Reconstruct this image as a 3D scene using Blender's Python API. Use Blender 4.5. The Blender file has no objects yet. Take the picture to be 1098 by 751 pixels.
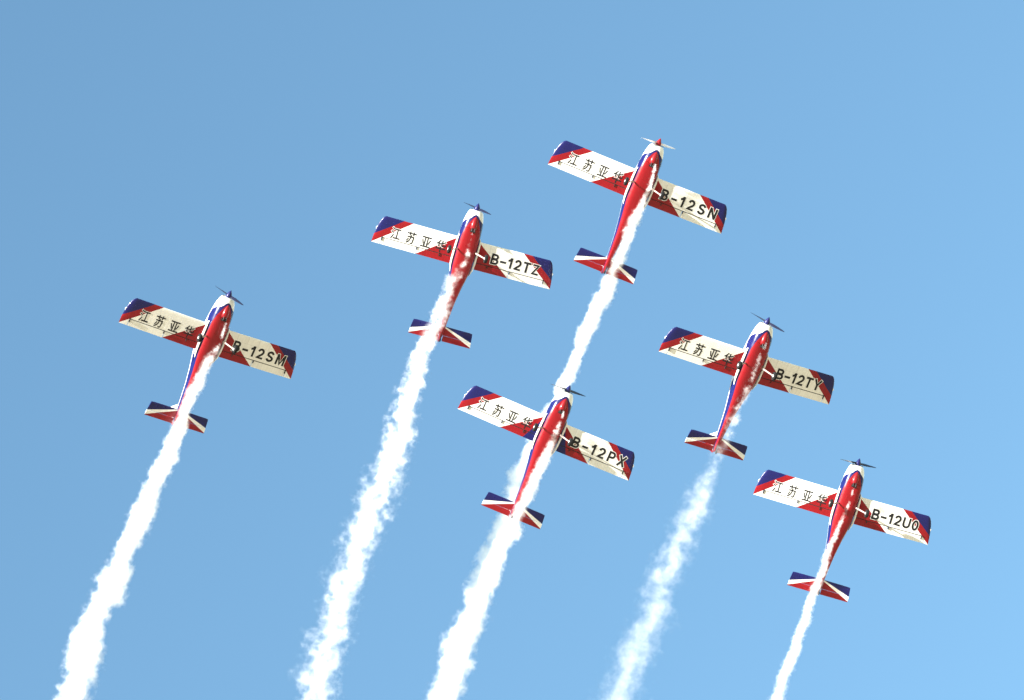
import bpy, bmesh, math
from mathutils import Vector, Matrix
S = bpy.context.scene
COL = S.collection
R = math.radians
CAM_M=[[0.819152, 0.573576, -0.0], [0.40558, -0.579228, -0.707107], [-0.40558, 0.579228, -0.707107]]
POSES={1: ([[0.83717, 0.54517, 0.04403], [-0.48662, 0.70567, 0.515], [0.24969, -0.45257, 0.85606]], [7.65, 102.942, 106.161]), 2: ([[0.77245, 0.63493, 0.01364], [-0.5457, 0.6526, 0.52566], [0.32485, -0.41349, 0.85059]], [0.685, 103.478, 109.344]), 3: ([[0.84295, 0.53343, -0.06985], [-0.4917, 0.81659, 0.30233], [0.21831, -0.2205, 0.95064]], [-9.056, 98.286, 107.911]), 4: ([[0.8151, 0.5793, -0.00371], [-0.53904, 0.76078, 0.36145], [0.21221, -0.29262, 0.93238]], [7.109, 107.913, 99.757]), 5: ([[0.85429, 0.51979, 0.00133], [-0.43969, 0.72127, 0.5352], [0.27724, -0.4578, 0.84472]], [-0.634, 107.558, 102.654]), 6: ([[0.78363, 0.62117, 0.00833], [-0.50701, 0.63174, 0.58639], [0.35899, -0.46374, 0.80998]], [7.19, 115.786, 98.016])}
TRAILS={1: {'M': [[0.58973, -0.1893, -0.78511], [0.64404, -0.47633, 0.59861], [-0.48728, -0.85865, -0.15899]], 'loc': [8.575, 102.276, 106.061], 'L': 28.149, 'pts': [(0.0, 0.0, 0.069), (0.0338, 0.105, 0.121), (0.0594, 0.036, 0.191), (0.0849, -0.039, 0.278), (0.114, -0.036, 0.313), (0.1503, -0.043, 0.366), (0.1937, -0.079, 0.402), (0.2418, -0.138, 0.368), (0.2853, -0.155, 0.352), (0.3248, -0.176, 0.352), (0.4121, -0.374, 0.425), (0.4902, -0.596, 0.498), (0.5504, -0.538, 0.464), (0.6164, -0.543, 0.502), (0.6815, -0.443, 0.575), (0.7427, -0.467, 0.613), (0.7933, -0.361, 0.651), (0.8493, -0.284, 0.69), (1.0, 0.0, 0.806)]}, 2: {'M': [[0.60969, -0.13664, -0.78077], [0.6096, -0.54876, 0.57207], [-0.50662, -0.82474, -0.25128]], 'loc': [1.527, 102.703, 109.366], 'L': 24.425, 'pts': [(0.0, 0.0, 0.085), (0.0567, 0.06, 0.154), (0.0888, -0.188, 0.309), (0.1424, -0.232, 0.348), (0.1765, -0.371, 0.387), (0.2254, -0.397, 0.446), (0.2827, -0.433, 0.505), (0.3711, -0.255, 0.624), (0.4707, -0.406, 0.782), (0.5572, -0.445, 0.863), (0.6443, -0.484, 0.787), (0.731, -0.452, 0.869), (0.8338, -0.186, 0.951), (1.0, 0.0, 1.077)]}, 3: {'M': [[0.55029, -0.15545, -0.82038], [0.65828, -0.52366, 0.54078], [-0.51367, -0.83762, -0.18584]], 'loc': [-8.108, 97.709, 107.771], 'L': 20.703, 'pts': [(0.0, 0.0, 0.059), (0.0542, 0.054, 0.116), (0.0808, -0.037, 0.232), (0.1352, -0.173, 0.315), (0.1948, -0.175, 0.333), (0.2324, -0.125, 0.333), (0.3185, -0.169, 0.418), (0.4116, -0.24, 0.503), (0.4984, -0.364, 0.555), (0.5726, -0.324, 0.607), (0.659, -0.382, 0.642), (0.7473, -0.201, 0.712), (0.8027, -0.159, 0.748), (1.0, -0.0, 0.856)]}, 4: {'M': [[0.58016, -0.15525, -0.79957], [0.63781, -0.52393, 0.56453], [-0.50656, -0.83749, -0.20494]], 'loc': [8.055, 107.192, 99.673], 'L': 19.493, 'pts': [(0.0, 0.0, 0.08), (0.0704, 0.0, 0.155), (0.1175, -0.035, 0.222), (0.1715, -0.161, 0.311), (0.2123, -0.147, 0.312), (0.2567, -0.198, 0.379), (0.3468, -0.142, 0.627), (0.4372, -0.298, 0.718), (0.5333, -0.263, 0.766), (0.6121, -0.205, 0.835), (0.6951, -0.273, 0.905), (0.7847, -0.216, 0.999), (1.0, -0.0, 1.189)]}, 5: {'M': [[0.57973, -0.13339, -0.80382], [0.62951, -0.55302, 0.54579], [-0.51733, -0.82242, -0.23663]], 'loc': [0.283, 106.927, 102.593], 'L': 16.489, 'pts': [(0.0, 0.0, 0.058), (0.0279, 0.035, 0.103), (0.064, 0.024, 0.162), (0.1077, -0.0, 0.226), (0.1579, -0.1, 0.291), (0.2092, -0.175, 0.34), (0.2716, -0.223, 0.373), (0.329, -0.302, 0.406), (0.3974, -0.431, 0.423), (0.489, -0.386, 0.49), (0.595, -0.413, 0.524), (0.6707, -0.389, 0.59), (0.7606, -0.322, 0.624), (1.0, 0.0, 0.727)]}, 6: {'M': [[0.61875, -0.11564, -0.77703], [0.59567, -0.57581, 0.56002], [-0.51218, -0.80937, -0.2874]], 'loc': [7.847, 115.082, 98.027], 'L': 13.039, 'pts': [(0.0, 0.0, 0.058), (0.0506, 0.023, 0.096), (0.0849, -0.023, 0.112), (0.1312, -0.065, 0.129), (0.1865, -0.131, 0.177), (0.2471, -0.105, 0.193), (0.3089, -0.113, 0.21), (0.3642, -0.173, 0.242), (0.4524, -0.164, 0.259), (0.5653, -0.206, 0.308), (0.6618, -0.211, 0.357), (0.7405, -0.153, 0.39), (1.0, 0.0, 0.489)]}}
SUN=[-0.37703, -0.88345, 0.27813]
STEP = 0.06
# ---- camera on the ground, looking steeply up ----
cam = bpy.data.cameras.new('camera'); camo = bpy.data.objects.new('camera', cam); COL.objects.link(camo)
camo.matrix_world = Matrix(CAM_M).to_4x4()
cam.sensor_width = 36; cam.lens = 36*4133/1098; cam.clip_end = 20000; cam.clip_start = .5
S.camera = camo
# ---- sky, sun ----
w = bpy.data.worlds.new('World'); S.world = w; w.use_nodes = True
sky = w.node_tree.nodes.new('ShaderNodeTexSky'); sky.sky_type = 'NISHITA'; sky.sun_disc = False
sd = Vector(SUN).normalized()
sky.sun_elevation = math.asin(sd.z); sky.sun_rotation = math.atan2(sd.x, sd.y) % (2*math.pi)
sky.air_density = 1.3; sky.dust_density = 0.0; sky.ozone_density = 3.0
bg = w.node_tree.nodes['Background']; tint = w.node_tree.nodes.new('ShaderNodeVectorMath'); tint.operation = 'MULTIPLY'   # white balance of the sky
tint.inputs[1].default_value = (.875, 1.0, .94)
w.node_tree.links.new(sky.outputs[0], tint.inputs[0]); w.node_tree.links.new(tint.outputs[0], bg.inputs[0]); bg.inputs[1].default_value = .10
sl = bpy.data.lights.new('sun', 'SUN'); sl.energy = 5.0; sl.angle = R(.53); sl.color = (1, .97, .93)
so = bpy.data.objects.new('sun', sl); COL.objects.link(so); so.rotation_euler = sd.to_track_quat('Z', 'Y').to_euler()
so.location = (0, 0, 200)
vs = S.view_settings; vs.view_transform = 'Standard'; vs.look = 'None'; vs.gamma = 1; vs.use_curve_mapping = False; vs.exposure = 1.74
cy = S.cycles
cy.use_adaptive_sampling = True; cy.adaptive_threshold = .02; cy.adaptive_min_samples = 24
cy.max_bounces = 12; cy.volume_bounces = 8; cy.volume_max_steps = 512; cy.volume_step_rate = 1.0; cy.use_denoising = True
# --------------------------------------------------------------------------
# sky dome is the world; ground far below the flight
# --------------------------------------------------------------------------
def nt_new(name):
    m = bpy.data.materials.new(name); m.use_nodes = True
    nt = m.node_tree; nt.nodes.clear()
    out = nt.nodes.new('ShaderNodeOutputMaterial')
    return m, nt, out

class NB:
    """tiny node builder"""
    def __init__(s, nt): s.nt = nt
    def n(s, t, **k):
        x = s.nt.nodes.new(t)
        for a, b in k.items(): setattr(x, a, b)
        return x
    def put(s, sock, v):
        if hasattr(v, 'is_linked') or isinstance(v, bpy.types.NodeSocket): s.nt.links.new(v, sock)
        else: sock.default_value = v
    def m(s, op, a, b=0.0, c=None, clamp=False):
        x = s.n('ShaderNodeMath', operation=op, use_clamp=clamp)
        s.put(x.inputs[0], a); s.put(x.inputs[1], b)
        if c is not None: s.put(x.inputs[2], c)
        return x.outputs[0]
    def vm(s, op, a, b=None):
        x = s.n('ShaderNodeVectorMath', operation=op)
        s.put(x.inputs[0], a)
        if b is not None: s.put(x.inputs[1], b)
        return x.outputs[0]
    def scale(s, a, f):
        x = s.n('ShaderNodeVectorMath', operation='SCALE')
        s.put(x.inputs[0], a[:3] if isinstance(a, tuple) else a); s.put(x.inputs['Scale'], f)
        return x.outputs[0]
    def mix(s, f, a, b):
        x = s.n('ShaderNodeMix', data_type='RGBA')
        s.put(x.inputs['Factor'], f); s.put(x.inputs['A'], a); s.put(x.inputs['B'], b)
        return x.outputs['Result']
    def noise(s, vec, scale, detail=3, rough=.55, col=False):
        x = s.n('ShaderNodeTexNoise')
        s.put(x.inputs['Vector'], vec); x.inputs['Scale'].default_value = scale
        x.inputs['Detail'].default_value = detail; x.inputs['Roughness'].default_value = rough
        return x.outputs['Color'] if col else x.outputs[0]
    def curve(s, v, pts):
        x = s.n('ShaderNodeFloatCurve')
        c = x.mapping.curves[0]
        while len(c.points) < len(pts): c.points.new(.5, .5)
        for p, (a, b) in zip(c.points, pts):
            p.location = (a, b); p.handle_type = 'VECTOR'
        x.mapping.use_clip = False
        x.mapping.update()
        s.put(x.inputs['Value'], v)
        return x.outputs[0]

WHITE = (.80, .785, .75, 1); RED = (.235, .005, .010, 1); NAVY = (.008, .009, .085, 1)

def finish_paint(b, out, col, rough=.30, coat=.12):
    tc = b.n('ShaderNodeTexCoord').outputs['Object']
    # faint oil streaks and grime running aft along the paint
    st = b.noise(b.vm('MULTIPLY', tc, (1.2, 9.0, 9.0)), 1.0, 4)
    g = b.m('MULTIPLY_ADD', b.m('SUBTRACT', st, .5), -.35, .97, clamp=True)
    hs = b.scale(col, g)
    p = b.n('ShaderNodeBsdfPrincipled')
    b.put(p.inputs['Base Color'], hs)
    rr = b.m('MULTIPLY_ADD', b.noise(tc, 6, 3), .22, rough - .1)
    b.put(p.inputs['Roughness'], rr)
    p.inputs['Specular IOR Level'].default_value = .3
    p.inputs['Coat Weight'].default_value = coat; p.inputs['Coat Roughness'].default_value = .08
    b.nt.links.new(p.outputs[0], out.inputs['Surface'])

def plain_paint(name, col, rough=.35, coat=.2, metal=0.0):
    m, nt, out = nt_new(name); b = NB(nt)
    finish_paint(b, out, col, rough, coat)
    for n in nt.nodes:
        if n.type == 'BSDF_PRINCIPLED': n.inputs['Metallic'].default_value = metal
    return m

HC = .555   # half chord of the wing
def wing_livery(name, inner):
    m, nt, out = nt_new(name); b = NB(nt)
    sep = b.n('ShaderNodeSeparateXYZ'); nt.links.new(b.n('ShaderNodeTexCoord').outputs['Object'], sep.inputs[0])
    x, y = sep.outputs[0], b.m('ABSOLUTE', sep.outputs[1])
    c = b.m('DIVIDE', b.m('SUBTRACT', HC, x), 2*HC)
    col = b.mix(b.m('LESS_THAN', y, b.m('MULTIPLY_ADD', c, 1.48, .40)), WHITE, RED)
    if inner:
        col = b.mix(b.m('LESS_THAN', y, b.m('MULTIPLY_ADD', c, .52, .40)), col, NAVY)
    col = b.mix(b.m('GREATER_THAN', y, b.m('MULTIPLY_ADD', c, 1.40, 2.26)), col, RED)
    col = b.mix(b.m('GREATER_THAN', y, b.m('MULTIPLY_ADD', c, 1.46, 2.62)), col, NAVY)
    # faint rivet and panel lines: ribs across the span, one spar line along it
    rib = b.m('LESS_THAN', b.m('FRACT', b.m('DIVIDE', y, .46)), .028)
    spar = b.m('LESS_THAN', b.m('ABSOLUTE', b.m('SUBTRACT', c, .27)), .007)
    col = b.scale(col, b.m('MULTIPLY_ADD', b.m('MAXIMUM', rib, spar), -.16, 1.0))
    finish_paint(b, out, col)
    return m

def tail_livery():
    m, nt, out = nt_new('tailplane_paint'); b = NB(nt)
    sep = b.n('ShaderNodeSeparateXYZ'); nt.links.new(b.n('ShaderNodeTexCoord').outputs['Object'], sep.inputs[0])
    x, y = sep.outputs[0], b.m('ABSOLUTE', sep.outputs[1])
    c = b.m('DIVIDE', b.m('SUBTRACT', -3.06, x), .60)
    e = b.m('SUBTRACT', y, .10)
    col = b.mix(b.m('LESS_THAN', c, b.m('MULTIPLY_ADD', e, .73, .09)), RED, WHITE)
    col = b.mix(b.m('LESS_THAN', c, b.m('MULTIPLY_ADD', e, .54, .0)), col, NAVY)
    finish_paint(b, out, col)
    return m

def body_livery():
    m, nt, out = nt_new('fuselage_paint'); b = NB(nt)
    sep = b.n('ShaderNodeSeparateXYZ'); nt.links.new(b.n('ShaderNodeTexCoord').outputs['Object'], sep.inputs[0])
    u = b.m('DIVIDE', b.m('ADD', sep.outputs[0], 4.2), 6.2)
    uv = b.n('ShaderNodeSeparateXYZ'); nt.links.new(b.n('ShaderNodeTexCoord').outputs['UV'], uv.inputs[0])
    t = uv.outputs[0]                                   # 0 under the belly, 1 along the spine
    f = lambda pts: [((X + 4.2)/6.2, v) for X, v in pts]
    r = b.curve(u, f([(-4.2, .34), (-2.4, .33), (-.8, .29), (.3, .29), (.7, .28), (1.0, .21), (1.25, .13), (1.4, .075), (1.48, .0), (2.0, -.1)]))
    bl = b.curve(u, f([(-4.2, .54), (-2.4, .54), (-.9, .53), (-.55, .46), (.3, .46), (.6, .50), (.85, .56), (1.1, .53), (1.24, .42), (1.33, .24), (1.42, .14), (1.52, .08), (1.56, .0), (2.0, -.1)]))
    col = b.mix(b.m('LESS_THAN', t, bl), WHITE, NAVY)
    col = b.mix(b.m('LESS_THAN', t, r), col, RED)
    s0 = b.m('GREATER_THAN', t, .60); s1 = b.m('LESS_THAN', t, .70)
    col = b.mix(b.m('MULTIPLY', s0, s1), col, RED)
    finish_paint(b, out, col)
    return m

def glass_mat():
    m, nt, out = nt_new('smoked_canopy_glass'); b = NB(nt)
    p = b.n('ShaderNodeBsdfPrincipled')
    p.inputs['Base Color'].default_value = (.02, .03, .035, 1); p.inputs['Roughness'].default_value = .04
    p.inputs['Coat Weight'].default_value = 1
    nt.links.new(p.outputs[0], out.inputs['Surface'])
    return m

M = dict(wing=wing_livery('wing_paint', False), wing_inner=wing_livery('wing_paint_with_navy_root', True),
         tail=tail_livery(), body=body_livery(), glass=glass_mat(),
         white=plain_paint('white_paint', WHITE), red=plain_paint('red_paint', RED), navy=plain_paint('navy_paint', NAVY),
         black=plain_paint('black_lettering', (.012, .012, .014, 1), .5, 0), outline=plain_paint('white_lettering', (.8, .8, .78, 1), .5, 0),
         rubber=plain_paint('black_rubber', (.009, .009, .009, 1), .9, 0), dark=plain_paint('dark_seal', (.015, .015, .016, 1), .7, 0),
         leg=plain_paint('pale_leg_paint', (.40, .32, .29, 1), .4, .1), steel=plain_paint('exhaust_steel', (.05, .04, .04, 1), .5, 0, .6),
         blade=plain_paint('dark_blade_paint', (.018, .018, .04, 1), .35, .3), blade_white=plain_paint('white_blade_paint', (.8, .76, .76, 1), .35, .3))

# ---- ground: one sheet to the horizon, dry airfield grass and concrete ----
def ground():
    m, nt, out = nt_new('dry_airfield_ground'); b = NB(nt)
    tc = b.n('ShaderNodeTexCoord').outputs['Object']
    n1 = b.noise(tc, .012, 6); n2 = b.noise(tc, .9, 5)
    col = b.mix(b.m('MULTIPLY_ADD', b.m('SUBTRACT', n1, .5), 3, .5, clamp=True), (.52, .40, .24, 1), (.42, .33, .20, 1))
    col = b.mix(b.m('MULTIPLY', n2, .4), col, (.33, .27, .18, 1))
    p = b.n('ShaderNodeBsdfPrincipled'); b.put(p.inputs['Base Color'], col); p.inputs['Roughness'].default_value = .95
    nt.links.new(p.outputs[0], out.inputs['Surface'])
    me = bpy.data.meshes.new('ground'); S = 6000
    me.from_pydata([(-S, -S, 0), (S, -S, 0), (S, S, 0), (-S, S, 0)], [], [(0, 1, 2, 3)])
    me.materials.append(m); o = bpy.data.objects.new('ground', me); o.location = (0, 0, -1.7)
    o['kind'] = 'structure'; COL.objects.link(o)
ground()

# --------------------------------------------------------------------------
# aeroplane geometry, body axes: x forward, y to the left wing, z up
# --------------------------------------------------------------------------
CACHE = {}
def mesh(key, verts, faces, mat, smooth=False, uvs=None):
    me = bpy.data.meshes.new(key)
    me.from_pydata([tuple(v) for v in verts], [], faces)
    bm = bmesh.new(); bm.from_mesh(me)
    if uvs is None: bmesh.ops.remove_doubles(bm, verts=bm.verts, dist=1e-5)
    bmesh.ops.recalc_face_normals(bm, faces=bm.faces)
    if uvs is not None:
        bm.verts.ensure_lookup_table()
        l = bm.loops.layers.uv.new('UVMap')
        for f in bm.faces:
            for lp in f.loops: lp[l].uv = uvs[lp.vert.index]
    bm.to_mesh(me); bm.free()
    if smooth:
        me.polygons.foreach_set('use_smooth', [True]*len(me.polygons))
        me.set_sharp_from_angle(angle=math.radians(38))
    me.materials.append(mat)
    return me

def put(name, key, maker, parent):
    if key not in CACHE: CACHE[key] = maker()
    o = bpy.data.objects.new(name, CACHE[key]); COL.objects.link(o); o.parent = parent
    return o

def interp(x, tab):
    if x >= tab[0][0]: return tab[0][1:]
    for a, b in zip(tab, tab[1:]):
        if x >= b[0]:
            t = (a[0]-x)/(a[0]-b[0]); t2 = t
            return tuple(p + (q-p)*t2 for p, q in zip(a[1:], b[1:]))
    return tab[-1][1:]

# x, half width, bottom z, top z
ST = [(1.70, .19, .09, .46), (1.68, .235, .05, .49), (1.63, .275, .01, .52), (1.54, .315, -.045, .56), (1.40, .35, -.105, .60),
      (1.20, .385, -.155, .63), (1.00, .405, -.18, .66), (.75, .42, -.20, .69), (.50, .43, -.205, .71), (0, .435, -.21, .74),
      (-.45, .43, -.20, .74), (-.66, .415, -.185, .73), (-.85, .385, -.175, .72), (-1.4, .275, -.10, .65), (-2.0, .185, -.02, .57),
      (-2.6, .13, .045, .51), (-3.1, .095, .095, .46), (-3.4, .08, .12, .43), (-3.60, .05, .15, .40), (-3.66, .02, .19, .37)]
def loft(x0, x1, n, key, mat, caps=True, grow=0.0, seg=64):
    xs = [x0 + (x1-x0)*i/n for i in range(n+1)]
    V, UV, Fc = [], [], []
    for x in xs:
        w, zb, zt = interp(x, ST); w += grow; zb -= grow; zt += grow
        zm = (zb+zt)/2; h = (zt-zb)/2
        k = min(1, max(0, (1.7-x)/.9)); e = 2/(2.05 + 1.15*k)
        for j in range(seg):
            t = 2*math.pi*j/seg
            sx, cz = math.sin(t), -math.cos(t)
            e2 = e if cz < 0 else 2/(2.05+.5*k)
            V.append((x, w*math.copysign(abs(sx)**e2, sx), zm + h*math.copysign(abs(cz)**e2, cz)))
            UV.append((min(t, 2*math.pi-t)/math.pi, 0))
    for i in range(n):
        for j in range(seg):
            k2 = (j+1) % seg
            Fc.append((i*seg+j, i*seg+k2, (i+1)*seg+k2, (i+1)*seg+j))
    if caps: Fc += [tuple(range(seg)), tuple(range(n*seg, (n+1)*seg))]
    return mesh(key, V, Fc, mat, True, UV)

# ---- wing surfaces ----
TIPX = [(1.0, 3.66), (.75, 3.64), (.5, 3.605), (.3, 3.56), (.15, 3.50), (.06, 3.44), (0, 3.36)]
DIH = math.tan(math.radians(4.0))
def zsurf(c, y):
    c = min(max(c, 0), 1)
    th = .155*2*HC
    zt = th*1.05*(1.35*math.sqrt(c)*(1-c)**1.0 + .0) + .012*(1-c) + .004
    zb = 0.0 if c > .12 else .035*(1 - math.sqrt(max(0, 1-(1-c/.12)**2)))
    d = (abs(y)-.4)*DIH
    return zb + d, max(zt, zb+.004) + d
def wpt(c, y, side, top, k=0.0):
    """k 0..1 goes from y = 3.30 out to the tip outline"""
    if k > 0:
        yt = interp(c, TIPX)[0]
        y = 3.30 + (yt-3.30)*k
    zb, zt = zsurf(c, y)
    if k > 0:
        s = 1 - math.sqrt(max(0, 1-k**3)); s = min(s, .9)
        zm = zb + (zt-zb)*.55
        zb = zb + (zm-zb)*s; zt = zt + (zm-zt)*s
    return (HC - c*2*HC, y*side, zt if top else zb)
def wing_piece(c0, c1, y0, y1, side, tip=False):
    n = max(3, int((c1-c0)*26)); cs = [c0 + (c1-c0)*((i/n)**(1.6 if c0 == 0 else 1)) for i in range(n+1)]
    ys = [(y0 + (y1-y0)*i/6, 0) for i in range(7)]
    if tip: ys += [(3.3, k) for k in (.25, .5, .7, .85, .95, 1)]
    V, Fc = [], []; R = len(cs)
    for (y, k) in ys:
        for c in cs: V.append(wpt(c, y, side, False, k))
        for c in reversed(cs): V.append(wpt(c, y, side, True, k))
    W = 2*R
    for i in range(len(ys)-1):
        for j in range(W):
            Fc.append((i*W+j, i*W+(j+1) % W, (i+1)*W+(j+1) % W, (i+1)*W+j))
    Fc += [tuple(range(W)), tuple(range((len(ys)-1)*W, len(ys)*W))]
    return V, Fc
def merge(parts):
    V, Fc = [], []
    for v, f in parts:
        o = len(V); V += list(v); Fc += [tuple(i+o for i in q) for q in f]
    return V, Fc
def box(cx, cy, cz, sx, sy, sz):
    V = [(cx+a*sx/2, cy+b_*sy/2, cz+c*sz/2) for a in (-1, 1) for b_ in (-1, 1) for c in (-1, 1)]
    return V, [(0, 1, 3, 2), (4, 6, 7, 5), (0, 4, 5, 1), (2, 3, 7, 6), (0, 2, 6, 4), (1, 5, 7, 3)]
def tube(pts, rs, seg=12):
    V, Fc = [], []
    for i, p in enumerate(pts):
        a = Vector(pts[max(0, i-1)]); c = Vector(pts[min(len(pts)-1, i+1)])
        d = (c-a).normalized(); up = Vector((0, 0, 1)) if abs(d.z) < .9 else Vector((1, 0, 0))
        u = d.cross(up).normalized(); w = u.cross(d)
        r = rs[i]; r = (r, r) if not isinstance(r, tuple) else r
        for j in range(seg):
            t = 2*math.pi*j/seg
            V.append(tuple(Vector(p) + u*math.cos(t)*r[0] + w*math.sin(t)*r[1]))
    for i in range(len(pts)-1):
        for j in range(seg):
            Fc.append((i*seg+j, i*seg+(j+1) % seg, (i+1)*seg+(j+1) % seg, (i+1)*seg+j))
    Fc += [tuple(range(seg)), tuple(range((len(pts)-1)*seg, len(pts)*seg))]
    return V, Fc

def slab(le, te, z0, th, dih=0.0, n=10):
    """thin symmetric surface; le/te: lists of (x, y) along the span"""
    V, Fc = [], []
    cs = [0, .03, .1, .25, .5, .8, 1]
    prof = [0.05, .45, .8, 1, .85, .4, .08]
    for (a, b_) in zip(le, te):
        for c, p in zip(cs, prof): V.append((a[0]+(b_[0]-a[0])*c, a[1]+(b_[1]-a[1])*c, z0 - th/2*p))
        for c, p in reversed(list(zip(cs, prof))): V.append((a[0]+(b_[0]-a[0])*c, a[1]+(b_[1]-a[1])*c, z0 + th/2*p))
    W = 2*len(cs)
    for i in range(len(le)-1):
        for j in range(W): Fc.append((i*W+j, i*W+(j+1) % W, (i+1)*W+(j+1) % W, (i+1)*W+j))
    Fc += [tuple(range(W)), tuple(range((len(le)-1)*W, len(le)*W))]
    return V, Fc

def letter_meshes(ch, cjk, off, h, wscale):
    """outline of one character, centred on (0, 0), cap height h; from a font curve"""
    cu = bpy.data.curves.new('t', 'FONT'); cu.body = ch; cu.size = 1
    cu.offset = off
    cu.resolution_u = 4
    ob = bpy.data.objects.new('t', cu); COL.objects.link(ob)
    dg = bpy.context.evaluated_depsgraph_get(); dg.update()
    me = bpy.data.meshes.new_from_object(ob.evaluated_get(dg))
    V = [v.co.copy() for v in me.vertices]; Fc = [tuple(p.vertices) for p in me.polygons]
    bpy.data.objects.remove(ob); bpy.data.curves.remove(cu); bpy.data.meshes.remove(me)
    return V, Fc
def arc(cx, cy, rx, ry, a0, a1, n=10):
    return [(cx+rx*math.cos(math.radians(a0+(a1-a0)*k/n)), cy+ry*math.sin(math.radians(a0+(a1-a0)*k/n))) for k in range(n+1)]
# grotesque capitals as centre lines in a cell of cap height 1 (stroke .17); width, strokes
STROKES = {
 'B': (.74, [[(.085, .0), (.085, 1.0)], [(.17, .915), (.40, .915)] + arc(.40, .72, .205, .195, 90, -90) + [(.17, .525)],
            [(.17, .485), (.43, .485)] + arc(.43, .285, .225, .20, 90, -90) + [(.17, .085)]]),
 '\u2013': (.56, [[(.0, .42), (.56, .42)]]),
 '1': (.48, [[(.34, 0), (.34, 1.0)], [(.03, .70), (.15, .74), (.255, .86), (.27, .97)]]),
 '2': (.70, [[(.10, .70)] + arc(.345, .665, .24, .25, 165, -25, 12) + [(.48, .44), (.26, .24), (.10, .085), (.67, .085)]]),
 'S': (.76, [arc(.38, .70, .26, .215, 15, 160, 9) + [(.14, .62), (.24, .55), (.50, .47), (.63, .38)] + arc(.38, .30, .27, .215, 5, -165, 10)]),
 'N': (.76, [[(.085, 0), (.085, 1)], [(.675, 0), (.675, 1)], [(.11, .93), (.65, .07)]]),
 'M': (.90, [[(.085, 0), (.085, 1)], [(.815, 0), (.815, 1)], [(.12, .95), (.45, .08), (.78, .95)]]),
 'T': (.72, [[(.0, .915), (.72, .915)], [(.36, 0), (.36, .83)]]),
 'Z': (.70, [[(.03, .915), (.58, .915), (.11, .085), (.68, .085)]]),
 'Y': (.76, [[(.06, 1.0), (.38, .46), (.70, 1.0)], [(.38, .50), (.38, 0)]]),
 'P': (.70, [[(.085, 0), (.085, 1)], [(.17, .915), (.38, .915)] + arc(.38, .68, .225, .235, 90, -90) + [(.17, .445)]]),
 'X': (.76, [[(.07, 0), (.69, 1)], [(.07, 1), (.69, 0)]]),
 'U': (.76, [[(.085, 1), (.085, .36)] + arc(.38, .36, .295, .275, 180, 360, 12) + [(.675, 1)]]),
 '0': (.66, [arc(.33, .5, .235, .415, 90, 450, 26)]),
}
def stroke_glyph(ch, th):
    """bands of width th along the centre lines; every band gets its own tiny depth"""
    w, lines = STROKES[ch]; V, Fc = [], []
    grow = th - .17
    for q, P in enumerate(lines):
        P = [p for k, p in enumerate(P) if k == 0 or math.dist(p, P[k-1]) > 1e-4]
        closed = math.dist(P[0], P[-1]) < 1e-3
        if closed: P = P[:-1]
        n = len(P); o = len(V)
        for k in range(n):
            a = P[k-1] if (k > 0 or closed) else None; b = P[(k+1) % n] if (k < n-1 or closed) else None
            d1 = Vector((P[k][0]-a[0], P[k][1]-a[1])).normalized() if a else None
            d2 = Vector((b[0]-P[k][0], b[1]-P[k][1])).normalized() if b else None
            d = ((d1 or d2) + (d2 or d1)).normalized()
            m = 1.0
            if d1 and d2: m = 1/max(.62, d.dot(d2))
            ext = Vector((0, 0))
            if not a: ext = -d*grow/2
            if not b: ext = d*grow/2
            nn = Vector((-d.y, d.x))*th/2*m
            for sg in (1, -1): V.append((P[k][0]+ext.x+nn.x*sg, P[k][1]+ext.y+nn.y*sg, q*.0006))
        for k in range(n if closed else n-1):
            k2 = (k+1) % n
            Fc.append((o+2*k, o+2*k+1, o+2*k2+1, o+2*k2))
    return V, Fc, w
GL = {}
def glyph(ch, off):
    if (ch, off) not in GL: GL[(ch, off)] = letter_meshes(ch, False, off, 1, 1)
    return GL[(ch, off)]
def extent(V): 
    xs = [v[0] for v in V]; ys = [v[1] for v in V]
    return min(xs), max(xs), min(ys), max(ys)
def text_on_wing(items, side, ccen, height, wsc, bold, depth):
    """items: [(character, y centre)] ; letters lie on the wing's underside, tops to the leading edge"""
    out = []
    for ch, yc in items:
        if ch in STROKES:
            V, Fc, w = stroke_glyph(ch, .17 + bold)
            mx, my, s = w/2, .5, height
        else:
            V0, _ = glyph(ch, 0.0); V, Fc = glyph(ch, bold)
            ref = extent(glyph('\u82cf', 0.0)[0])
            x0, x1, _, _ = extent(V0); mx = (x0+x1)/2; my = (ref[2]+ref[3])/2; s = height/(ref[3]-ref[2])
        W = []
        for v in V:
            yb = (v[0]-mx)*s*wsc + yc; xb = (v[1]-my)*s + (HC - ccen*2*HC)
            W.append((xb, yb, zsurf((HC-xb)/(2*HC), yb)[0] - depth - v[2]*.5))
        out.append((W, Fc))
    return merge(out)
def natural_positions(s, y0, y1):
    pos = [0.0]
    for a, b_ in zip(s, s[1:]): pos.append(pos[-1] + STROKES[a][0]/2 + STROKES[b_][0]/2 + .13)
    return [(c, y0 + (y1-y0)*p/pos[-1]) for c, p in zip(s, pos)]

def half_ring_scoop():
    """chin fairing under the cowl: a teardrop ridge open at its aft end"""
    V, Fc = [], []; seg = 12
    st = [(1.50, .02, .0), (1.42, .07, .035), (1.32, .105, .075), (1.18, .13, .105), (1.06, .135, .11), (1.0, .12, .05), (.97, .10, .0)]
    for x, w, d in st:
        zb = interp(x, ST)[1]
        for j in range(seg+1):
            t = math.pi*j/seg
            V.append((x, math.cos(t)*w, zb + .03 - (d+.03)*math.sin(t)**.8))
    R = seg+1
    for i in range(len(st)-1):
        for j in range(seg): Fc.append((i*R+j, i*R+j+1, (i+1)*R+j+1, (i+1)*R+j))
    return V, Fc

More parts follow.
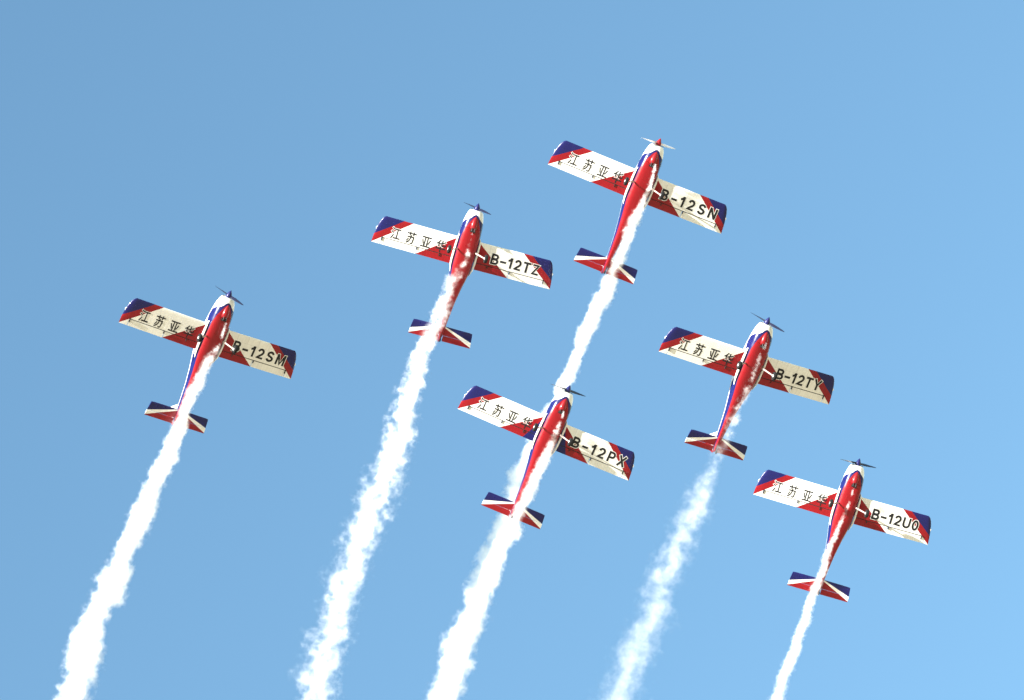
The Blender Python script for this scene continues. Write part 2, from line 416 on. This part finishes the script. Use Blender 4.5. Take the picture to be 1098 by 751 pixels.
def spinner():
    V, Fc = [], []; seg = 28
    prof = [(1.70, .11), (1.73, .122), (1.78, .115), (1.85, .086), (1.92, .05), (1.965, .022), (1.985, .004)]
    for x, r in prof:
        for j in range(seg):
            t = 2*math.pi*j/seg; V.append((x, r*math.cos(t), .28 + r*math.sin(t)))
    for i in range(len(prof)-1):
        for j in range(seg): Fc.append((i*seg+j, i*seg+(j+1) % seg, (i+1)*seg+(j+1) % seg, (i+1)*seg+j))
    Fc += [tuple(range(seg)), tuple(range((len(prof)-1)*seg, len(prof)*seg))]
    return V, Fc
def blade():
    """one blade along +y from the hub centre, twisted, in its own local frame"""
    V, Fc = [], []; seg = 10
    st = [(.08, .04, 58), (.16, .052, 48), (.32, .072, 34), (.52, .072, 25), (.72, .056, 19), (.84, .038, 16), (.885, .014, 15)]
    for r, w, tw in st:
        a = math.radians(tw)
        for j in range(seg):
            t = 2*math.pi*j/seg; cx, cz = math.cos(t)*w, math.sin(t)*w*.16
            V.append((cx*math.sin(a)+cz*math.cos(a), r, cx*math.cos(a)-cz*math.sin(a)))
    for i in range(len(st)-1):
        for j in range(seg): Fc.append((i*seg+j, i*seg+(j+1) % seg, (i+1)*seg+(j+1) % seg, (i+1)*seg+j))
    Fc += [tuple(range(seg)), tuple(range((len(st)-1)*seg, len(st)*seg))]
    return V, Fc
def wheel(cx, cy, cz, r, w, bulge=.75):
    V, Fc = [], []; seg = 24
    prof = [(-w/2, r*.55), (-w/2, r*.85), (-w*.35, r*.97), (0, r), (w*.35, r*.97), (w/2, r*.85), (w/2, r*.55)]
    for y, q in prof:
        for j in range(seg):
            t = 2*math.pi*j/seg; V.append((cx+q*math.cos(t), cy+y, cz+q*math.sin(t)))
    for i in range(len(prof)-1):
        for j in range(seg): Fc.append((i*seg+j, i*seg+(j+1) % seg, (i+1)*seg+(j+1) % seg, (i+1)*seg+j))
    Fc += [tuple(range(seg)), tuple(range((len(prof)-1)*seg, len(prof)*seg))]
    return V, Fc
def disc(cx, cy, cz, r, w): return wheel(cx, cy, cz, r, w)

def canopy():
    V, Fc = [], []; seg = 20; n = 18
    for i in range(n+1):
        u = i/n; x = .80 - 1.75*u
        h = .36*math.sin(math.pi*u**.75)**.75 if 0 < u < 1 else 0.0
        w = .30*(math.sin(math.pi*min(max(u, .02), .98)**.8)**.45)
        zt = interp(x, ST)[2]
        for j in range(seg+1):
            t = math.pi*j/seg
            V.append((x, math.cos(t)*w, zt - .10 + (h+.08)*math.sin(t)**.8))
    R = seg+1
    for i in range(n):
        for j in range(seg): Fc.append((i*R+j, i*R+j+1, (i+1)*R+j+1, (i+1)*R+j))
    return V, Fc

NEARER = {4: .992, 6: 1.006}
def plane(idx, reg, ys, inner, red_spinner, blade_angle, label):
    rot, loc = POSES[idx]
    loc = [c*NEARER.get(idx, 1) for c in loc]
    root = bpy.data.objects.new('aerobatic_plane', None); COL.objects.link(root)
    root.empty_display_size = .5
    R3 = Matrix(rot); root.matrix_world = Matrix.Translation(Vector(loc)) @ R3.to_4x4()
    root['label'] = label; root['category'] = 'plane'; root['group'] = 'aerobatic planes flying in formation'
    wm = M['wing_inner'] if inner else M['wing']; wk = '_inner' if inner else ''
    put('fuselage', 'fuselage', lambda: loft(1.005, -3.66, 110, 'fuselage', M['body']), root)
    cow = put('engine_cowling', 'engine_cowling', lambda: loft(1.70, 1.015, 30, 'engine_cowling', M['body'], grow=.004), root)
    put('air_scoop', 'air_scoop', lambda: mesh('air_scoop', *half_ring_scoop(), M['red'], True), cow)
    put('cooling_outlet', 'cooling_outlet', lambda: mesh('cooling_outlet', *box(.93, 0, -.235, .10, .20, .03), M['dark']), cow)
    for s in (-1, 1):
        put('air_intake', 'air_intake%d' % s, lambda: mesh('air_intake', *tube([(1.66, s*.17, .29), (1.704, s*.165, .285)], [(.06, .05)]*2, 16), M['dark'], True), cow)
    put('lower_intake', 'lower_intake', lambda: mesh('lower_intake', *tube([(1.60, 0, .045), (1.645, 0, .035)], [(.10, .022)]*2, 16), M['dark'], True), cow)
    for s in (-1, 1):
        put('exhaust_pipe', 'exhaust_pipe%d' % s, lambda: mesh('exhaust_pipe', *tube([(1.10, s*.05, -.20), (1.0, s*.055, -.30), (.93, s*.055, -.325)], [.022]*3, 12), M['steel'], True), root)
    put('spinner', 'spinner' + str(red_spinner), lambda: mesh('spinner', *spinner(), M['red'] if red_spinner else M['navy'], True), root)
    prop = bpy.data.objects.new('propeller', None); COL.objects.link(prop); prop.parent = root
    prop.location = (1.775, 0, .28); prop.rotation_euler = (math.radians(blade_angle), 0, 0); prop.empty_display_size = .2
    for k in range(2):
        bl = put('blade', 'blade' + str(red_spinner), lambda: mesh('blade', *blade(), M['blade_white'] if red_spinner else M['blade'], True), prop)
        bl.rotation_euler = (math.pi*k, 0, 0)
    cn = put('canopy', 'canopy', lambda: mesh('canopy', *canopy(), M['glass'], True), root)
    # wings
    for s in (-1, 1):
        w = put('wing', 'wing%s%d' % (wk, s), lambda: mesh('wing', *merge([wing_piece(0, .742, .36, 3.30, s, True), wing_piece(.744, 1, 3.335, 3.335, s, False) if False else
                 wing_piece(.7421, 1, 3.325, 3.33, s, False), tip_aft(s)]), wm, True), root)
        put('aileron', 'aileron%s%d' % (wk, s), lambda: mesh('aileron', *wing_piece(.768, 1, 1.885, 3.31, s), wm, True), w)
        put('flap', 'flap%s%d' % (wk, s), lambda: mesh('flap', *wing_piece(.768, 1, .50, 1.865, s), wm, True), w)
        put('hinge_seal', 'hinge_seal%d' % s, lambda: mesh('hinge_seal', *seal(s), M['dark']), w)
        for yb in (3.30, 1.90, .98):
            put('hinge_bracket', 'hinge_bracket%d%d' % (s, int(yb*100)), lambda: mesh('hinge_bracket', *box(HC-.80*2*HC, s*yb, (yb-.4)*DIH-.018, .16 if yb > 3 else .11, .030, .036), M['dark'] if yb > 3 else M['steel']), w)
        put('tip_light', 'tip_light%d' % s, lambda: mesh('tip_light', *tube([(.10, s*3.575, .27), (.05, s*3.605, .27), (-.03, s*3.60, .27)], [.008, .022, .008], 10), M['outline'], True), w)
        put('wing_root_fairing', 'wing_root_fairing%d' % s, lambda: mesh('wing_root_fairing', *tube([(.66, s*.42, .04), (.56, s*.45, .015), (.3, s*.462, -.01), (-.35, s*.462, -.01), (-.6, s*.44, .01), (-.86, s*.385, .04)],
            [(.012, .03), (.03, .06), (.042, .075), (.042, .075), (.035, .065), (.01, .03)], 14), M['white'], True), root)
        if s == -1: items, wsc, h, b0, b1, cc = list(zip('\u6c5f\u82cf\u4e9a\u534e', (-2.82, -2.20, -1.60, -1.00))), .80, .47, .016, .048, .50
        else: items, wsc, h, b0, b1, cc = natural_positions(reg, *ys), .98, .415, .035, .135, .455
        key = reg if s == 1 else 'cjk'
        put('lettering_outline', 'lettering_outline' + key, lambda: mesh('lettering_outline', *text_on_wing(items, s, cc, h, wsc, b1, .0025), M['outline']), w)
        put('lettering', 'lettering' + key, lambda: mesh('lettering', *text_on_wing(items, s, cc, h, wsc, b0, .005), M['black']), w)
    # tail
    ST_ = put('tailplane', 'tailplane', lambda: mesh('tailplane', *slab([(-3.075, -1.20), (-3.06, -1.10), (-3.05, 0), (-3.06, 1.10), (-3.075, 1.20)],
          [(-3.42, -1.245), (-3.42, -1.2), (-3.42, 0), (-3.42, 1.2), (-3.42, 1.245)], .22, .055), M['tail'], True), root)
    for s in (-1, 1):
        put('elevator', 'elevator%d' % s, lambda: mesh('elevator', *slab([(-3.428, s*.10), (-3.428, s*1.245)], [(-3.655, s*.10), (-3.655, s*1.26)], .22, .04), M['tail'], True), ST_)
    fin = put('tail_fin', 'tail_fin', lambda: mesh('tail_fin', *fin_mesh([(-2.55, .40), (-2.95, .62), (-3.30, 1.22)], [(-3.55, .40), (-3.55, .62), (-3.55, 1.25)]), M['white'], True), root)
    put('rudder', 'rudder', lambda: mesh('rudder', *fin_mesh([(-3.565, .30), (-3.565, .62), (-3.565, 1.25)], [(-3.74, .30), (-3.76, .62), (-3.72, 1.25)]), M['red'], True), fin)
    # landing gear
    for s in (-1, 1):
        g = put('landing_gear', 'landing_gear%d' % s, lambda: mesh('landing_gear', *tube([(.10, s*.36, -.13), (.09, s*.45, -.24), (.06, s*.68, -.55)], [(.035, .018), (.032, .017), (.024, .014)], 12), M['leg'], True), root)
        put('tyre', 'tyre%d' % s, lambda: mesh('tyre', *wheel(.06, s*.745, -.60, .165, .115), M['rubber'], True), g)
        put('wheel_hub', 'wheel_hub%d' % s, lambda: mesh('wheel_hub', *wheel(.06, s*.745, -.60, .055, .128), M['white'], True), g)
    tw = put('tail_wheel_strut', 'tail_wheel_strut', lambda: mesh('tail_wheel_strut', *tube([(-3.30, 0, .15), (-3.56, 0, .03)], [.016, .012], 10), M['steel'], True), root)
    put('tail_wheel', 'tail_wheel', lambda: mesh('tail_wheel', *wheel(-3.59, 0, -.01, .07, .045), M['rubber'], True), tw)
    put('antenna', 'antenna', lambda: mesh('antenna', *tube([(-1.3, 0, -.12), (-1.42, 0, -.27)], [(.004, .012), (.003, .006)], 8), M['dark'], True), root)
    return root

def tip_aft(s):
    cs = [.7421, .8, .9, 1.0]; V, Fc = [], []
    ks = (.10, .4, .7, .85, .95, 1)
    for k in ks:
        for c in cs: V.append(wpt(c, 0, s, False, k))
        for c in reversed(cs): V.append(wpt(c, 0, s, True, k))
    W = 8
    for i in range(len(ks)-1):
        for j in range(W): Fc.append((i*W+j, i*W+(j+1) % W, (i+1)*W+(j+1) % W, (i+1)*W+j))
    Fc += [tuple(range(W)), tuple(range((len(ks)-1)*W, len(ks)*W))]
    return V, Fc
def seal(s):
    V = []
    for y in (.50, 3.31):
        for c in (.742, .768):
            zb, zt = zsurf(c, y)
            for z in (zb+.006, zt-.006): V.append((HC-c*2*HC, s*y, z))
    return V, [(0, 1, 3, 2), (4, 6, 7, 5), (0, 4, 5, 1), (2, 3, 7, 6), (0, 2, 6, 4), (1, 5, 7, 3)]
def fin_mesh(le, te):
    V, Fc = slab(le, te, 0, .05)
    return [(x, z, y) for (x, y, z) in V], Fc

# --------------------------------------------------------------------------
# smoke: one closed tube of scattering air per plane
# --------------------------------------------------------------------------
def smoke_material(name, pts, L, dens, soft, amp, clump, breakup, seed, start_clump):
    m, nt, out = nt_new(name); b = NB(nt)
    tc = b.n('ShaderNodeTexCoord').outputs['Object']
    sep = b.n('ShaderNodeSeparateXYZ'); nt.links.new(tc, sep.inputs[0])
    t = b.m('DIVIDE', sep.outputs[2], L)
    cx = b.curve(t, [(p[0], (p[1]+1)/2) for p in pts])
    r = b.curve(t, [(p[0], p[2]) for p in pts])
    x = b.m('SUBTRACT', sep.outputs[0], b.m('MULTIPLY_ADD', cx, 2.0, -1.0))
    comb = b.n('ShaderNodeCombineXYZ')
    nt.links.new(x, comb.inputs[0]); nt.links.new(sep.outputs[1], comb.inputs[1])
    off = b.vm('ADD', tc, (seed*7.3, seed*3.1, seed*11.7))
    big = b.vm('SUBTRACT', b.noise(off, .9, 2, .5, True), (.5, .5, .5))
    wander = b.vm('MULTIPLY', big, (1, 1, 0))
    p = b.vm('ADD', comb.outputs[0], b.scale(wander, b.m('MULTIPLY', r, 1.6)))
    ln = b.n('ShaderNodeVectorMath', operation='LENGTH'); nt.links.new(p, ln.inputs[0])
    rr = b.m('DIVIDE', ln.outputs['Value'], r)
    # puffs: fractal noise, finer where the trail is young and narrow
    f1 = b.noise(off, 2.6, 5, .62); f2 = b.noise(b.vm('ADD', off, (5, 9, 2)), 7.5, 4, .6)
    w = b.m('MULTIPLY_ADD', r, 1.7, 0.0, clamp=True)
    f = b.m('ADD', b.m('MULTIPLY', b.m('SUBTRACT', f1, .5), w), b.m('MULTIPLY', b.m('SUBTRACT', f2, .5), b.m('SUBTRACT', 1.15, w)))
    e = b.m('SUBTRACT', b.m('MULTIPLY_ADD', f, amp, 1.0), rr)
    d = b.m('DIVIDE', e, soft, clamp=True)
    d = b.m('MULTIPLY', d, d)
    if clump > 0:
        c = b.m('MULTIPLY_ADD', b.m('SUBTRACT', b.noise(b.vm('ADD', off, (31, 7, 2)), 2.2, 5, .6), .5), 5.0, .5 + (1-clump)*.6, clamp=True)
        d = b.m('MULTIPLY', d, b.m('MULTIPLY_ADD', c, clump, 1-clump))
    if start_clump > 0:
        near = b.m('SUBTRACT', 1.0, b.m('DIVIDE', t, start_clump), clamp=True)
        c = b.m('MULTIPLY_ADD', b.m('SUBTRACT', b.noise(b.vm('ADD', off, (3, 77, 2)), 3.2, 5, .6), .53), 9.0, .5, clamp=True)
        d = b.m('MULTIPLY', d, b.mix(b.m('MULTIPLY', near, 1.6, clamp=True), (1, 1, 1, 1), c))
    D = b.curve(t, [(a, v/40) for a, v in dens])
    d = b.m('MULTIPLY', b.m('MULTIPLY', d, D), 40.0)
    vol = b.n('ShaderNodeVolumePrincipled')
    vol.inputs['Color'].default_value = (1, 1, 1, 1)
    vol.inputs['Anisotropy'].default_value = 0
    b.put(vol.inputs['Density'], d)
    nt.links.new(vol.outputs[0], out.inputs['Volume'])
    m.cycles.volume_step_rate = STEP
    return m

def trail(idx, label, **kw):
    T = TRAILS[idx]; L = T['L']; pts = T['pts']
    V, Fc = [], []; seg = 16
    def at(t):
        for a, b_ in zip(pts, pts[1:]):
            if t <= b_[0]:
                k = (t-a[0])/(b_[0]-a[0]); return a[1]+(b_[1]-a[1])*k, a[2]+(b_[2]-a[2])*k
        return pts[-1][1:]
    n = 40
    for i in range(n+1):
        t = (i/n)**1.3; x, r = at(t); r = r*1.75 + .05
        if i == 0: r = .10
        for j in range(seg):
            a = 2*math.pi*j/seg; V.append((x+r*math.cos(a), r*math.sin(a), t*L))
    for i in range(n):
        for j in range(seg): Fc.append((i*seg+j, i*seg+(j+1) % seg, (i+1)*seg+(j+1) % seg, (i+1)*seg+j))
    Fc += [tuple(range(seg)), tuple(range(n*seg, (n+1)*seg))]
    me = mesh('smoke_trail', V, Fc, smoke_material('white_display_smoke', pts, L, seed=idx, **kw))
    o = bpy.data.objects.new('smoke_trail', me); COL.objects.link(o)
    o.matrix_world = Matrix.Translation(Vector(T['loc'])*NEARER.get(idx, 1)) @ Matrix(T['M']).to_4x4()
    o['label'] = label; o['category'] = 'smoke trail'; o['group'] = 'smoke trails behind the planes'
    return o

# index, registration, letter centres, navy root, red spinner, blade angle, label
plane(1, 'B\u201312SN', (.97, 3.02), False, True, 27, 'highest plane, with a red nose cone, pale propeller and B-12SN under its wing')
plane(2, 'B\u201312TZ', (1.20, 2.88), False, False, -58, 'red, white and navy plane with B-12TZ under its wing, dark propeller, second from the left')
plane(3, 'B\u201312SM', (1.02, 2.94), False, False, -65, 'plane with B-12SM under its cream shaded wing, leftmost of the formation')
plane(4, 'B\u201312TY', (1.22, 2.86), False, False, -57, 'plane with B-12TY under its wing and thin broken smoke along its belly')
plane(5, 'B\u201312PX', (1.10, 3.08), True, False, 24, 'centre plane with B-12PX and navy wing roots, in front of another smoke trail')
plane(6, 'B\u201312U0', (1.25, 2.92), False, False, 22, 'plane with B-12U0 under its wing, lowest and farthest right of the formation')

trail(1, 'longest white smoke trail, from the highest plane down behind the centre plane', dens=[(0, 15), (.2, 11), (.5, 5.5), (1, 3.2)], soft=.78, amp=2.0, clump=.15, breakup=0, start_clump=0)
trail(2, 'lumpy white smoke trail with gaps, behind the plane marked B-12TZ', dens=[(0, 15), (.25, 9), (.45, 2.6), (1, 1.1)], soft=.8, amp=2.6, clump=.95, breakup=0, start_clump=.15)
trail(3, 'dense white smoke trail at far left, behind the plane marked B-12SM', dens=[(0, 14), (.25, 10), (.5, 6), (1, 3.6)], soft=.78, amp=2.0, clump=.15, breakup=0, start_clump=.18)
trail(4, 'thin see-through smoke trail behind the plane marked B-12TY', dens=[(0, 7), (.13, 4), (.25, 1.3), (.6, .55), (1, .36)], soft=.8, amp=2.5, clump=.7, breakup=0, start_clump=.45)
trail(5, 'broad white smoke trail from the centre plane marked B-12PX', dens=[(0, 15), (.25, 10), (.5, 5.5), (1, 3.2)], soft=.78, amp=2.0, clump=.2, breakup=0, start_clump=.12)
trail(6, 'short narrow smoke trail at lower right, behind the plane marked B-12U0', dens=[(0, 10), (.3, 8), (.6, 4.5), (1, 2.4)], soft=.65, amp=2.1, clump=.3, breakup=0, start_clump=.18)
